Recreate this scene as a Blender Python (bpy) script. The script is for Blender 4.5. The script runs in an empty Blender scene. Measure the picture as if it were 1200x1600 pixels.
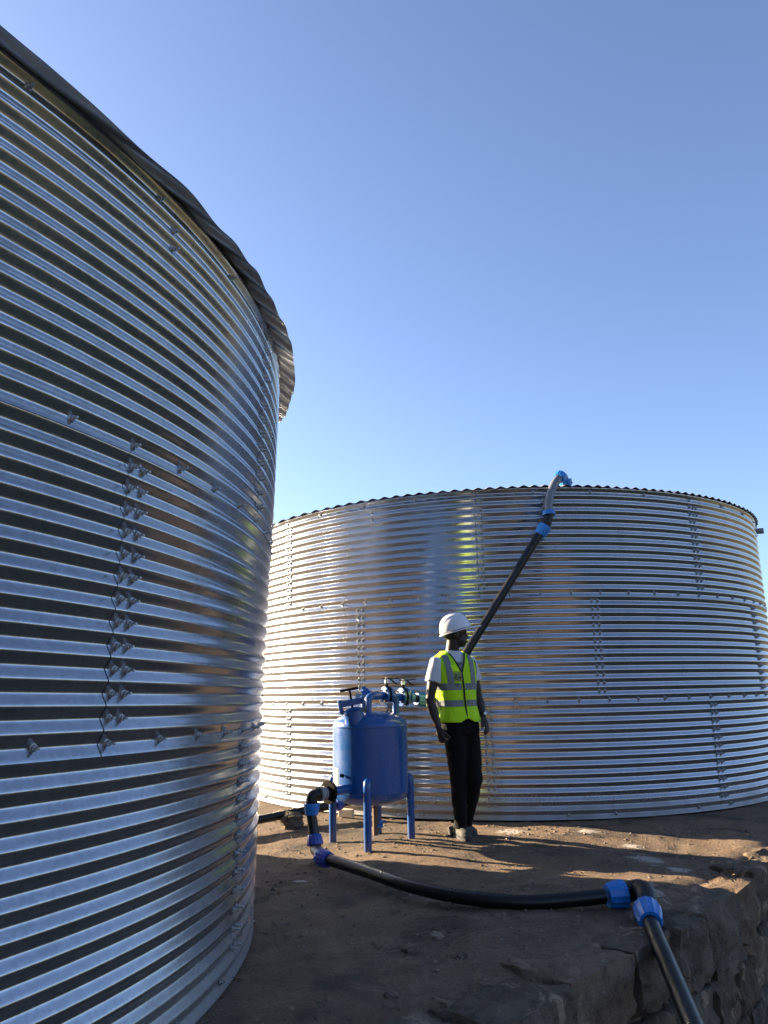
import bpy, math, random
import numpy as np
from mathutils import Vector, Matrix, noise
random.seed(7); np.random.seed(7)
SC = bpy.context.scene; COL = SC.collection
rad = math.radians
# ------------------------------------------------------------------ camera
F_PX, PITCH, ROLL, CAM_Z = 1184.2, 0.2317, -0.0206, 1.15
cam = bpy.data.cameras.new('camera'); camo = bpy.data.objects.new('camera', cam); COL.objects.link(camo)
cam.sensor_fit = 'VERTICAL'; cam.sensor_height = 24.0; cam.lens = 24.0*F_PX/1600
cam.clip_start = 0.05; cam.clip_end = 8000
cp, sp, cr_, sr_ = math.cos(PITCH), math.sin(PITCH), math.cos(ROLL), math.sin(ROLL)
FW = Vector((0, cp, sp)); U0 = Vector((0, -sp, cp)); R0 = Vector((1, 0, 0))
RV = R0*cr_ + U0*sr_; UV = -R0*sr_ + U0*cr_
camo.matrix_world = Matrix(((RV.x, UV.x, -FW.x, 0), (RV.y, UV.y, -FW.y, 0), (RV.z, UV.z, -FW.z, CAM_Z), (0, 0, 0, 1)))
SC.camera = camo
# ------------------------------------------------------------------ sky, sun, exposure
SUN_EL = rad(15.0); SUN_AZ = rad(-63.2)          # azimuth measured from +Y, negative = to the left
w = bpy.data.worlds.new('World'); SC.world = w; w.use_nodes = True
nt = w.node_tree; bg = nt.nodes['Background']
sky = nt.nodes.new('ShaderNodeTexSky'); sky.sky_type = 'NISHITA'; sky.sun_disc = False
sky.sun_elevation = SUN_EL; sky.sun_rotation = SUN_AZ; sky.altitude = 1800; sky.air_density = 1.0; sky.dust_density = 5.0; sky.ozone_density = 3.5
hs_ = nt.nodes.new('ShaderNodeHueSaturation'); hs_.inputs['Saturation'].default_value = .92; hs_.inputs['Hue'].default_value = .505
nt.links.new(sky.outputs[0], hs_.inputs['Color']); nt.links.new(hs_.outputs[0], bg.inputs[0]); bg.inputs[1].default_value = 0.059
sl = bpy.data.lights.new('sun', 'SUN'); sl.energy = 5.0; sl.angle = rad(0.53); sl.color = (1.0, 0.80, 0.56)
so = bpy.data.objects.new('sun', sl); COL.objects.link(so)
SUN = Vector((math.sin(SUN_AZ)*math.cos(SUN_EL), math.cos(SUN_AZ)*math.cos(SUN_EL), math.sin(SUN_EL)))
so.rotation_euler = SUN.to_track_quat('Z', 'Y').to_euler(); so.location = SUN*60
vs = SC.view_settings; vs.view_transform = 'Standard'; vs.look = 'None'; vs.gamma = 1.0; vs.exposure = 2.55; vs.use_curve_mapping = False

def P(x, y, Y):
    """photo pixel (1200x1600) -> world point at depth Y"""
    d = RV*(x-600) + UV*(800-y) + FW*F_PX
    return Vector((0, 0, CAM_Z)) + d*(Y/d.y)
def G(x, y, z=0.0):
    d = RV*(x-600) + UV*(800-y) + FW*F_PX
    return Vector((0, 0, CAM_Z)) + d*((z-CAM_Z)/d.z)
def sstep(a, b, x):
    t = min(1, max(0, (x-a)/(b-a))); return t*t*(3-2*t)

# ------------------------------------------------------------------ materials
class NT:
    def __init__(s, name):
        s.m = bpy.data.materials.new(name); s.m.use_nodes = True; s.t = s.m.node_tree
        s.b = s.t.nodes['Principled BSDF']; s.o = s.t.nodes['Material Output']
    def n(s, k, **kw):
        q = s.t.nodes.new('ShaderNode'+k)
        for a, v in kw.items(): setattr(q, a, v)
        return q
    def l(s, a, b): s.t.links.new(a, b)
    def inp(s, name, v):
        if hasattr(v, 'node'): s.l(v, s.b.inputs[name])
        else: s.b.inputs[name].default_value = v
    def coord(s, kind='Object'): return s.n('TexCoord').outputs[kind]
    def mapping(s, v, scale=(1, 1, 1)):
        q = s.n('Mapping'); q.inputs['Scale'].default_value = scale; s.l(v, q.inputs['Vector']); return q.outputs[0]
    def noise(s, v, scale, detail=4, rough=.55, dist=0.0):
        q = s.n('TexNoise'); q.inputs['Scale'].default_value = scale; q.inputs['Detail'].default_value = detail
        q.inputs['Roughness'].default_value = rough; q.inputs['Distortion'].default_value = dist; s.l(v, q.inputs['Vector']); return q.outputs['Fac']
    def vor(s, v, scale, out='Color', feature='F1'):
        q = s.n('TexVoronoi'); q.feature = feature; q.inputs['Scale'].default_value = scale; s.l(v, q.inputs['Vector']); return q.outputs[out]
    def ramp(s, f, stops):
        q = s.n('ValToRGB'); e = q.color_ramp.elements
        while len(e) < len(stops): e.new(.5)
        for i, (p_, c) in enumerate(stops):
            e[i].position = p_; e[i].color = (c, c, c, 1) if isinstance(c, (int, float)) else (*c, 1)
        s.l(f, q.inputs[0]); return q.outputs[0]
    def mix(s, f, a, b, mode='MIX'):
        q = s.n('Mix'); q.data_type = 'RGBA'; q.blend_type = mode
        for sock, v in ((q.inputs[0], f), (q.inputs[6], a), (q.inputs[7], b)):
            if hasattr(v, 'node'): s.l(v, sock)
            elif isinstance(v, (int, float)): sock.default_value = v if sock == q.inputs[0] else (v, v, v, 1)
            else: sock.default_value = (*v, 1)
        return q.outputs[2]
    def math(s, op, a, b=0.0):
        q = s.n('Math'); q.operation = op
        for i, v in enumerate((a, b)):
            if hasattr(v, 'node'): s.l(v, q.inputs[i])
            else: q.inputs[i].default_value = v
        return q.outputs[0]
    def sep(s, v):
        q = s.n('SeparateXYZ'); s.l(v, q.inputs[0]); return q.outputs
    def bump(s, h, strength=.3, dist=.01):
        q = s.n('Bump'); q.inputs['Strength'].default_value = strength; q.inputs['Distance'].default_value = dist
        s.l(h, q.inputs['Height']); s.l(q.outputs[0], s.b.inputs['Normal'])

def simple(name, col, rough=.5, metal=0.0, var=.15, scale=20, bump=0.0, coat=0.0, spec=.5, bscale=None):
    k = NT(name); c = k.coord()
    n = k.noise(c, scale, 5)
    f = k.ramp(n, [(.3, 1-var), (.7, 1+var*.6)])
    k.inp('Base Color', k.mix(1.0, col, f, 'MULTIPLY'))
    r = k.ramp(k.noise(c, scale*1.7, 3), [(.3, max(0, rough-.08)), (.7, min(1, rough+.08))])
    k.inp('Roughness', r); k.inp('Metallic', metal); k.b.inputs['Coat Weight'].default_value = coat
    k.b.inputs['Specular IOR Level'].default_value = spec
    if bump: k.bump(k.noise(c, bscale or scale*3, 4), bump, .004)
    return k.m

def m_galv():
    k = NT('galvanised_steel'); c = k.coord()
    geo = k.n('ObjectInfo').outputs['Random']
    sp_ = k.vor(c, 70.0); spg = k.n('RGBToBW'); k.l(sp_, spg.inputs[0])
    st = k.noise(k.mapping(c, (1.2, 1.2, 14)), 3.0, 6, .6)
    sm = k.noise(k.mapping(c, (3, 3, 1.2)), 2.2, 5, .6, .4)
    base = k.mix(k.ramp(spg.outputs[0], [(.2, 0), (.8, 1)]), (.41, .425, .44), (.49, .50, .515))
    base = k.mix(k.ramp(sm, [(.53, 0), (.70, .55)]), base, (.33, .335, .335))
    tone = k.math('ADD', k.math('MULTIPLY', geo, .10), .92)
    q = k.n('CombineColor')
    for i in range(3): k.l(tone, q.inputs[i])
    base = k.mix(1.0, base, q.outputs[0], 'MULTIPLY')
    z = k.sep(c)[2]
    dustz = k.ramp(k.math('ADD', k.math('MULTIPLY', z, 1.0), k.math('MULTIPLY', k.noise(c, 3.5, 5), .35)), [(.13, 1), (.42, 0)])
    dust = k.math('MULTIPLY', dustz, .75)
    k.inp('Base Color', k.mix(dust, base, (.15, .125, .10)))
    k.inp('Metallic', k.math('SUBTRACT', .90, k.math('MULTIPLY', dust, .75)))
    r = k.ramp(k.math('ADD', k.math('MULTIPLY', st, .6), k.math('MULTIPLY', spg.outputs[0], .4)), [(.25, .14), (.75, .23)])
    rr = k.math('ADD', r, k.math('MULTIPLY', k.ramp(sm, [(.55, 0), (.75, 1)]), .12))
    k.inp('Roughness', k.math('ADD', rr, k.math('MULTIPLY', dust, .35)))
    k.bump(k.math('ADD', st, k.math('MULTIPLY', spg.outputs[0], .2)), .035, .01)
    return k.m

def m_dirt(name, splashes=()):
    k = NT(name); c = k.coord()
    big = k.noise(c, .8, 5, .6, .3); mid = k.noise(c, 4.5, 6, .65); fine = k.noise(c, 45, 5, .7)
    col = k.mix(k.ramp(big, [(.35, 0), (.62, 1)]), (.100, .074, .052), (.195, .130, .080))
    col = k.mix(k.ramp(mid, [(.45, 0), (.7, .75)]), col, (.235, .172, .115))
    col = k.mix(k.ramp(k.noise(c, 1.9, 6, .7, .5), [(.52, 0), (.62, .85)]), col, (.055, .046, .037))
    col = k.mix(k.ramp(fine, [(.3, .55), (.55, 0)]), col, (.03, .022, .016))
    col = k.mix(k.ramp(k.vor(c, 95, 'Distance'), [(.12, .45), (.26, 0)]), col, (.26, .205, .15))
    for (x, y, r, a) in splashes:
        d = k.n('VectorMath', operation='DISTANCE')
        mp = k.mapping(c, (1.0, 1.0/a, 0.0)); k.l(mp, d.inputs[0]); d.inputs[1].default_value = (x, y/a, 0)
        dd = k.math('ADD', k.math('DIVIDE', d.outputs['Value'], r), k.math('MULTIPLY', k.math('SUBTRACT', k.noise(c, 9, 6, .75, .6), .5), 2.6))
        col = k.mix(k.ramp(dd, [(.45, .85), (.8, 0)]), col, (.42, .38, .33))
    k.inp('Base Color', col); k.inp('Roughness', .93); k.b.inputs['Specular IOR Level'].default_value = .25
    k.bump(k.math('ADD', k.math('MULTIPLY', mid, .6), k.math('MULTIPLY', fine, .6)), .9, .035)
    return k.m

def m_land():
    k = NT('dry_grass_land'); c = k.coord()
    n1 = k.noise(c, .05, 6, .6); n2 = k.noise(c, .9, 6, .7)
    col = k.mix(k.ramp(n1, [(.4, 0), (.6, 1)]), (.065, .078, .028), (.12, .095, .055))
    col = k.mix(k.ramp(n2, [(.4, 0), (.65, .7)]), col, (.10, .078, .055))
    k.inp('Base Color', col); k.inp('Roughness', .95); k.b.inputs['Specular IOR Level'].default_value = .2
    k.bump(n2, .8, .05); return k.m

def m_stone(name, c1, c2, c3, smear=0.0):
    k = NT(name); c = k.coord(); oi = k.n('ObjectInfo'); rnd = oi.outputs['Random']
    add = k.n('VectorMath', operation='ADD'); k.l(c, add.inputs[0]); k.l(oi.outputs['Location'], add.inputs[1]); c = add.outputs[0]
    n1 = k.noise(c, 3.2, 6, .65, .3); n2 = k.noise(c, 22, 6, .7); n3 = k.noise(c, 70, 4, .7)
    col = k.mix(k.ramp(n1, [(.38, 0), (.62, 1)]), c1, c2)
    col = k.mix(k.ramp(rnd, [(.3, 0), (.9, .7)]), col, c3)
    tn = k.ramp(rnd, [(0, .62), (.35, 1.15), (.7, .8), (1, 1.3)]); col = k.mix(1.0, col, tn, 'MULTIPLY')
    if smear:
        col = k.mix(k.ramp(k.noise(k.mapping(c, (1, 1, .55)), 4.6, 6, .7, .7), [(.56, 0), (.63, smear)]), col, (.34, .25, .17))
    col = k.mix(k.ramp(k.noise(k.mapping(c, (1, 1, .45)), 40, 3, .7), [(.64, 0), (.72, .7)]), col, (.42, .35, .27))
    col = k.mix(k.ramp(n2, [(.3, .65), (.5, 0)]), col, (.02, .016, .013))
    k.inp('Base Color', col); k.inp('Roughness', .92); k.b.inputs['Specular IOR Level'].default_value = .2
    k.bump(k.math('ADD', k.math('ADD', n1, k.math('MULTIPLY', n2, .6)), k.math('MULTIPLY', n3, .25)), 1.0, .04); return k.m

def m_blue(name, col, rough, chips=True):
    k = NT(name); c = k.coord()
    n = k.noise(c, 6, 5, .6)
    base = k.mix(k.ramp(n, [(.35, 0), (.7, .5)]), col, tuple(v*.78 for v in col))
    if chips:
        base = k.mix(k.ramp(k.noise(k.mapping(c, (1, 1, .5)), 34, 5, .7), [(.70, 0), (.73, .8)]), base, (.45, .47, .5))
        z = k.sep(c)[2]
        base = k.mix(k.ramp(k.math('ADD', z, k.math('MULTIPLY', n, .12)), [(.05, .35), (.18, 0)]), base, (.16, .12, .09))
    k.inp('Base Color', base); k.inp('Roughness', k.ramp(n, [(.3, rough-.06), (.7, rough+.1)]))
    k.b.inputs['Coat Weight'].default_value = .25; k.b.inputs['Coat Roughness'].default_value = .2
    k.bump(k.noise(c, 60, 3), .06, .003); return k.m

def m_fabric(name, col, rough=.85, wr=.4, sc=9, sheen=.2):
    k = NT(name); c = k.coord()
    n = k.noise(k.mapping(c, (1, 1, .6)), sc, 4, .55, .6)
    k.inp('Base Color', k.mix(k.ramp(n, [(.3, 0), (.7, 1)]), tuple(v*.86 for v in col), col))
    k.inp('Roughness', rough); k.b.inputs['Sheen Weight'].default_value = sheen
    k.b.inputs['Specular IOR Level'].default_value = .25
    wv = k.noise(c, 420, 2)
    k.bump(k.math('ADD', k.math('MULTIPLY', n, 1.0), k.math('MULTIPLY', wv, .04)), wr, .03); return k.m

M = {}
M['galv'] = m_galv()
M['bolt'] = simple('zinc_bolt', (.36, .37, .38), .42, 1.0, .2, 60)
M['roof'] = simple('roof_sheet', (.42, .45, .50), .45, .8, .2, 5)
splash = [(*G(800, 1300)[:2], .16, 1.0), (*G(985, 1318)[:2], .10, 1.4), (*G(1010, 1340)[:2], .13, 1.6), (*G(1000, 1388)[:2], .15, 1.6), (*G(470, 1362)[:2], .075, .45), (*G(920, 1302)[:2], .13, .8), (*G(1060, 1356)[:2], .10, 1.2)]
M['dirt'] = m_dirt('platform_soil', splash)
M['land'] = m_land()
M['stone'] = m_stone('wall_stone', (.082, .068, .052), (.165, .135, .102), (.17, .112, .070), .9)
M['mortar'] = m_stone('wall_mortar', (.17, .115, .074), (.27, .19, .125), (.2, .14, .1), .6)
M['chip'] = m_stone('pale_chip', (.22, .165, .115), (.30, .235, .17), (.16, .115, .075))
M['paleblock'] = simple('pale_timber', (.62, .52, .38), .8, 0, .25, 14, .3)
M['blue'] = m_blue('filter_blue_paint', (.004, .070, .26), .28)
M['coup'] = m_blue('coupling_blue', (.006, .155, .50), .38, False)
M['coupn'] = m_blue('coupling_blue_bounce_offset', (.003, .075, .42), .4, False)  # coupling blue with less green, cancelling light bounced off the vest
M['coup2'] = m_blue('coupling_sky_blue', (.006, .19, .55), .38, False)
M['coupv'] = m_blue('coupling_violet_blue', (.018, .05, .33), .4, False)
M['black'] = simple('black_polyethylene', (.0045, .0045, .005), .34, 0, .3, 9, .05, 0, .35)
M['fitblack'] = simple('black_fitting', (.005, .005, .0055), .45, 0, .3, 12, .05, 0, .35)
M['greypipe'] = simple('grey_pipe', (.13, .14, .15), .38, 0, .2, 9)
M['greyfit'] = simple('grey_fitting', (.24, .25, .25), .5, 0, .2, 20, .1)
M['iron'] = simple('dark_iron', (.014, .0135, .013), .85, .0, .35, 30, .2, 0, .05)
M['steel'] = simple('dull_steel', (.42, .43, .43), .38, 1.0, .2, 30)
M['rust'] = simple('rusty_pipe', (.14, .085, .055), .8, .2, .4, 30, .3)
M['plate'] = simple('pale_plate', (.13, .135, .12), .55, 0, .25, 30)
M['skin'] = simple('skin', (.026, .014, .010), .5, 0, .2, 14, .08, 0, .35)
M['vest'] = m_fabric('hi_vis_fabric', (.44, .76, .007), .75, .45, 10, .1)
M['refl'] = m_fabric('reflective_tape', (.17, .19, .185), .45, .3, 10, 0)
M['trim'] = m_fabric('black_trim', (.006, .006, .006), .7, .1, 20, .1)
M['shirt'] = m_fabric('white_cotton', (.55, .55, .57), .9, .5, 10, .2)
M['pants'] = m_fabric('black_denim', (.003, .003, .0034), .95, .7, 9, 0)
M['shoe'] = simple('grey_suede', (.055, .052, .045), .85, 0, .3, 25, .3)
M['sole'] = simple('dark_sole', (.03, .03, .03), .8, 0, .3, 25)
M['helmet'] = simple('white_helmet_plastic', (.62, .62, .63), .3, 0, .05, 12, 0, .3)
M['badge'] = simple('badge_cloth', (.22, .25, .075), .8, 0, .15, 40)
M['print'] = simple('shirt_print', (.26, .25, .24), .85, 0, .2, 60)
M['ink'] = simple('dark_ink', (.03, .032, .025), .8, 0, .1, 40)
M['pocket'] = m_fabric('vest_pocket', (.56, .90, .01), .75, .3, 12, .1)
M['hair'] = simple('short_hair', (.012, .010, .009), .9, 0, .3, 90, .6)
M['weed'] = simple('dry_weed', (.16, .10, .055), .9, 0, .4, 30)

# ------------------------------------------------------------------ mesh helpers
class MB:
    def __init__(s): s.v = []; s.f = []
    def add(s, v, f):
        o = len(s.v); s.v += [tuple(q) for q in v]; s.f += [tuple(o+i for i in g) for g in f]; return s
    def tube(s, pts, r, seg=16, cap=True, flat=None, up=None):
        pts = [Vector(p) for p in pts]; n = len(pts)
        rs = r if isinstance(r, (list, tuple)) else [r]*n
        tan = [(pts[min(i+1, n-1)]-pts[max(i-1, 0)]).normalized() for i in range(n)]
        u = Vector(up) if up else (Vector((0, 0, 1)) if abs(tan[0].z) < .9 else Vector((0, 1, 0)))
        V = []; Fc = []
        for i in range(n):
            u = (u - tan[i]*u.dot(tan[i])).normalized(); w_ = tan[i].cross(u)
            ra, rb = (rs[i] if isinstance(rs[i], (tuple, list)) else (rs[i], rs[i]))
            for k in range(seg):
                a = 2*math.pi*k/seg
                V.append(pts[i] + u*(math.cos(a)*ra) + w_*(math.sin(a)*rb))
        for i in range(n-1):
            for k in range(seg):
                k2 = (k+1) % seg
                Fc.append((i*seg+k, i*seg+k2, (i+1)*seg+k2, (i+1)*seg+k))
        if cap:
            Fc.append(tuple(range(seg-1, -1, -1))); Fc.append(tuple((n-1)*seg+k for k in range(seg)))
        return s.add(V, Fc)
    def lathe(s, prof, org, axis, seg=24, ribs=0, ribh=.0):
        """prof: (radius, distance along axis); capped when first/last radius > 0"""
        ax = Vector(axis).normalized(); u = ax.orthogonal().normalized(); w_ = ax.cross(u); org = Vector(org)
        V = []; Fc = []; n = len(prof)
        for (r, h) in prof:
            for k in range(seg):
                a = 2*math.pi*k/seg; q = r*(1+ribh if (ribs and (k*ribs//seg) != ((k-1)*ribs//seg)) else 1)
                V.append(org + ax*h + u*(math.cos(a)*q) + w_*(math.sin(a)*q))
        for i in range(n-1):
            for k in range(seg):
                k2 = (k+1) % seg; Fc.append((i*seg+k, i*seg+k2, (i+1)*seg+k2, (i+1)*seg+k))
        Fc.append(tuple(range(seg-1, -1, -1))); Fc.append(tuple((n-1)*seg+k for k in range(seg)))
        return s.add(V, Fc)
    def box(s, c, size, rot=None, bev=0.0):
        hx, hy, hz = (q/2 for q in size); c = Vector(c); rot = rot or Matrix.Identity(3)
        if bev <= 0:
            V = [c + rot @ Vector((x*hx, y*hy, z*hz)) for x in (-1, 1) for y in (-1, 1) for z in (-1, 1)]
            return s.add(V, [(0, 1, 3, 2), (4, 6, 7, 5), (0, 4, 5, 1), (2, 3, 7, 6), (0, 2, 6, 4), (1, 5, 7, 3)])
        b = bev; ring = []
        for (zz, ins) in ((-hz, b), (-hz+b, 0), (hz-b, 0), (hz, b)):
            x, y = hx-ins, hy-ins
            for (px, py) in ((x-b, -y), (x, -y+b), (x, y-b), (x-b, y), (-x+b, y), (-x, y-b), (-x, -y+b), (-x+b, -y)):
                ring.append(c + rot @ Vector((px, py, zz)))
        Fc = []
        for i in range(3):
            for k in range(8): Fc.append((i*8+k, i*8+(k+1) % 8, (i+1)*8+(k+1) % 8, (i+1)*8+k))
        Fc += [tuple(range(7, -1, -1)), tuple(24+k for k in range(8))]
        return s.add(ring, Fc)
    def ell(s, c, r, rot=None, seg=16, rings=10):
        c = Vector(c); rot = rot or Matrix.Identity(3); V = []; Fc = []
        for i in range(1, rings):
            t = math.pi*i/rings
            for k in range(seg):
                a = 2*math.pi*k/seg
                V.append(c + rot @ Vector((r[0]*math.sin(t)*math.cos(a), r[1]*math.sin(t)*math.sin(a), r[2]*math.cos(t))))
        top = len(V); V.append(c + rot @ Vector((0, 0, r[2]))); V.append(c + rot @ Vector((0, 0, -r[2])))
        for i in range(rings-2):
            for k in range(seg): Fc.append((i*seg+k, (i+1)*seg+k, (i+1)*seg+(k+1) % seg, i*seg+(k+1) % seg))
        for k in range(seg):
            Fc.append((top, k, (k+1) % seg)); Fc.append((top+1, (rings-2)*seg+(k+1) % seg, (rings-2)*seg+k))
        return s.add(V, Fc)
    def mesh(s, name, off=Vector((0, 0, 0)), smooth=True, ang=35):
        me = bpy.data.meshes.new(name)
        me.from_pydata([(a-off[0], b-off[1], c-off[2]) for a, b, c in s.v], [], s.f); me.validate(); me.update()
        if smooth:
            me.shade_smooth(); me.set_sharp_from_angle(angle=rad(ang))
        return me
    def build(s, name, mat, parent=None, smooth=True, ang=35, local=False):
        off = parent_origin(parent) if (parent and not local) else Vector((0, 0, 0))
        return link(name, s.mesh(name, off, smooth, ang), mat, parent)

def parent_origin(o):
    p_ = Vector(o.location)
    while o.parent: o = o.parent; p_ += Vector(o.location)
    return p_
def link(name, me, mat, parent=None):
    o = bpy.data.objects.new(name, me); COL.objects.link(o)
    if mat is not None:
        me.materials.clear(); me.materials.append(M[mat] if isinstance(mat, str) else mat)
    if parent: o.parent = parent
    return o
def thing(name, loc, label, cat, group=None):
    o = bpy.data.objects.new(name, None); COL.objects.link(o); o.location = loc; o.empty_display_size = .1
    return tag(o, label, cat, group)
def tag(o, label, cat, group=None, kind=None):
    if label: o['label'] = label
    if cat: o['category'] = cat
    if group: o['group'] = group
    if kind: o['kind'] = kind
    return o
def curve(pts, n=8):
    """Catmull-Rom samples through pts"""
    pts = [Vector(p) for p in pts]; q = [pts[0]*2-pts[1]] + pts + [pts[-1]*2-pts[-2]]; out = []
    for i in range(1, len(q)-2):
        a, b, c, d = q[i-1:i+3]
        for k in range(n):
            t = k/n
            out.append(.5*((2*b)+(c-a)*t+(2*a-5*b+4*c-d)*t*t+(3*b-a-3*c+d)*t**3))
    return out + [pts[-1]]
def bend(a, c, b, n=8, r=.5):
    """rounded corner: from a to b around c"""
    a, b, c = Vector(a), Vector(b), Vector(c)
    return [(1-t)**2*a + 2*t*(1-t)*c + t*t*b for t in [i/n for i in range(n+1)]]
def remesh(mb, voxel, smooth=6, fac=.5):
    me = mb.mesh('tmp', smooth=False); o = bpy.data.objects.new('tmp', me); COL.objects.link(o)
    r = o.modifiers.new('r', 'REMESH'); r.mode = 'VOXEL'; r.voxel_size = voxel; r.use_smooth_shade = True
    sm = o.modifiers.new('s', 'SMOOTH'); sm.factor = fac; sm.iterations = smooth
    dg = bpy.context.evaluated_depsgraph_get(); ev = o.evaluated_get(dg)
    out = bpy.data.meshes.new_from_object(ev); bpy.data.objects.remove(o); bpy.data.meshes.remove(me)
    return out
def shift(me, off):
    n = len(me.vertices); a = np.empty(n*3, dtype=np.float32); me.vertices.foreach_get('co', a)
    a = a.reshape(-1, 3) - np.array(off, dtype=np.float32); me.vertices.foreach_set('co', a.ravel()); me.update()
    me.shade_smooth(); return me

# ------------------------------------------------------------------ ground and platform
E0 = Vector((.522, 3.234)); ED = Vector((.667, .745)).normalized(); EN = Vector((-ED.y, ED.x))
T1C = Vector((-4.376, 3.778)); T1R = 3.673; T1T = (.03166, .00783); T1Z = .078
T2C = Vector((1.5004, 10.5541)); T2R = 3.3527
def nz(x, y, s, seed=0): return noise.noise(Vector((x*s, y*s, seed*7.3)))
def edge_w(s): return .05*nz(s, 0, 1.3, 3) + .045*nz(s, 0, 3.7, 4) - .05*math.exp(-((s-1.5)/.9)**2)
def plat_z(x, y):
    d = (Vector((x, y))-T1C).length
    wgt = 1-sstep(T1R+.15, T1R+1.5, d)
    pl = T1Z - T1T[0]*(x-T1C.x) - T1T[1]*(y-T1C.y) - .012
    d2 = (Vector((x, y))-T2C).length
    rough = sstep(0, .35, abs(d2-T2R))
    z = wgt*pl + .035*nz(x, y, .9, 1)*rough*(1-wgt*.7) + .009*nz(x, y, 3.1, 2) + .007*nz(x, y, 8, 5) + .004*nz(x, y, 21, 6)
    if d2 < T2R+.3: z -= .012
    return z
def grid_obj(name, us, vs_, fn, mat):
    V = [fn(u, v) for v in vs_ for u in us]; nu = len(us)
    Fc = [(j*nu+i, j*nu+i+1, (j+1)*nu+i+1, (j+1)*nu+i) for j in range(len(vs_)-1) for i in range(nu-1)]
    me = bpy.data.meshes.new(name); me.from_pydata(V, [], Fc); me.update(); me.shade_smooth()
    return link(name, me, mat)
def pl_fn(s, t):
    q = E0 + ED*s + EN*(t + edge_w(s)*math.exp(-t*1.5)); z = plat_z(q.x, q.y)
    if t <= .001: z -= .10
    z -= .075*math.exp(-(t/.20)**3)*(.75+.5*nz(s, t, 2.3, 21))
    return (q.x, q.y, z)
us = list(np.arange(-14, -1.5, .5)) + list(np.arange(-1.5, 6, .032)) + list(np.arange(6, 20.1, .5))
vsl = [0.0] + list(np.arange(.02, 4.6, .034)) + list(np.arange(4.6, 7, .1)) + list(np.arange(7, 24.1, .6))
tag(grid_obj('platform_ground', us, vsl, pl_fn, 'dirt'), None, None, None, 'structure')
def low_z(x, y):
    s = (Vector((x, y))-E0).dot(ED); r = math.hypot(x, y)
    hz = sstep(-.25, .45, (x*.45-y*.89)/max(r, .1))*sstep(14, 60, r)*(9+3*nz(x, y, .05, 14)+1.2*nz(x, y, .3, 15)) if r > 14 else 0
    return hz - 1.0 - .10*max(-2, min(4, s)) + (.06*nz(x, y, .7, 8) + .02*nz(x, y, 4, 9) if r < 30 else 0) + (min(1, (r-30)/200)*3*nz(x, y, .004, 11) if r > 30 else 0)
V = []; rr = [0.3*1.13**i for i in range(0, 78)]; rr[-1] = 4000; na = 128
for r in rr:
    for k in range(na):
        a = 2*math.pi*k/na; x, y = r*math.cos(a), r*math.sin(a); V.append((x, y, low_z(x, y)))
Fc = [tuple(range(na))]
for i in range(len(rr)-1):
    for k in range(na): Fc.append((i*na+k, (i+1)*na+k, (i+1)*na+(k+1) % na, i*na+(k+1) % na))
me = bpy.data.meshes.new('ground'); me.from_pydata(V, [], Fc); me.update(); me.shade_smooth()
tag(link('ground', me, 'land'), None, None, None, 'structure')

# ------------------------------------------------------------------ retaining wall of rubble stones
wall = thing('retaining_wall', (*(E0+ED*2), -1.0), 'rough rubble stone retaining wall holding up the dirt platform', 'stone wall')
def wall_pt(s, h, out=0.0):
    q = E0 + ED*s + EN*(edge_w(s) - out - .10*(-h)); return Vector((q.x, q.y, h))
mb = MB(); V = []; ss = list(np.arange(-9, -2, .2)) + list(np.arange(-2, 5, .035)) + list(np.arange(5, 15.01, .2)); hs = [-.045] + list(np.arange(-.08, -1.2, -.035)) + [-1.6]
for h in hs:
    for s in ss: V.append(wall_pt(s, h, -.045 + .03*nz(s, h, 4, 12) + .02*nz(s, h, 11, 13)))
n = len(ss)
mb.add(V, [(j*n+i, (j+1)*n+i, (j+1)*n+i+1, j*n+i+1) for j in range(len(hs)-1) for i in range(n-1)])
V = []
for t in (0.055, .45):
    for s in ss:
        q = wall_pt(s, -.035); V.append((q.x+EN.x*t, q.y+EN.y*t, -.035 if t < .1 else -.12))
mb.add(V, [(i, i+1, n+i+1, n+i) for i in range(n-1)])
mb.build('mortar_core', 'mortar', wall)
def rock_mesh(name, size, seed, sub=4, amp=.16, sq=.72):
    """lump: subdivided box pushed towards a rounded block and roughened; unit-free size"""
    idx = {}; V = []; Fc = []
    def vid(p_):
        if p_ not in idx:
            q = Vector(p_)*(2/sub) - Vector((1, 1, 1)); rnd = q.normalized()*1.18
            q = q*sq + rnd*(1-sq)
            d = 1 + amp*noise.noise(q*1.3+Vector((seed*3.1, 0, 0))) + amp*.5*noise.noise(q*3.1+Vector((0, seed*2.7, 0))) + (amp*.22*noise.noise(q*8+Vector((seed, 0, seed))) if sub > 6 else 0)
            q = q*d; idx[p_] = len(V); V.append((q.x*size[0]/2, q.y*size[1]/2, q.z*size[2]/2))
        return idx[p_]
    for ax in range(3):
        for side in (0, sub):
            for i in range(sub):
                for j in range(sub):
                    c = []
                    for (a, b) in ((i, j), (i+1, j), (i+1, j+1), (i, j+1)):
                        p_ = [0, 0, 0]; p_[ax] = side; p_[(ax+1) % 3] = a; p_[(ax+2) % 3] = b; c.append(vid(tuple(p_)))
                    Fc.append(tuple(c) if side else tuple(reversed(c)))
    me = bpy.data.meshes.new(name); me.from_pydata(V, [], Fc); me.update(); me.shade_smooth(); me.set_sharp_from_angle(angle=rad(38)); return me
ang = math.atan2(ED.y, ED.x)
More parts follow.
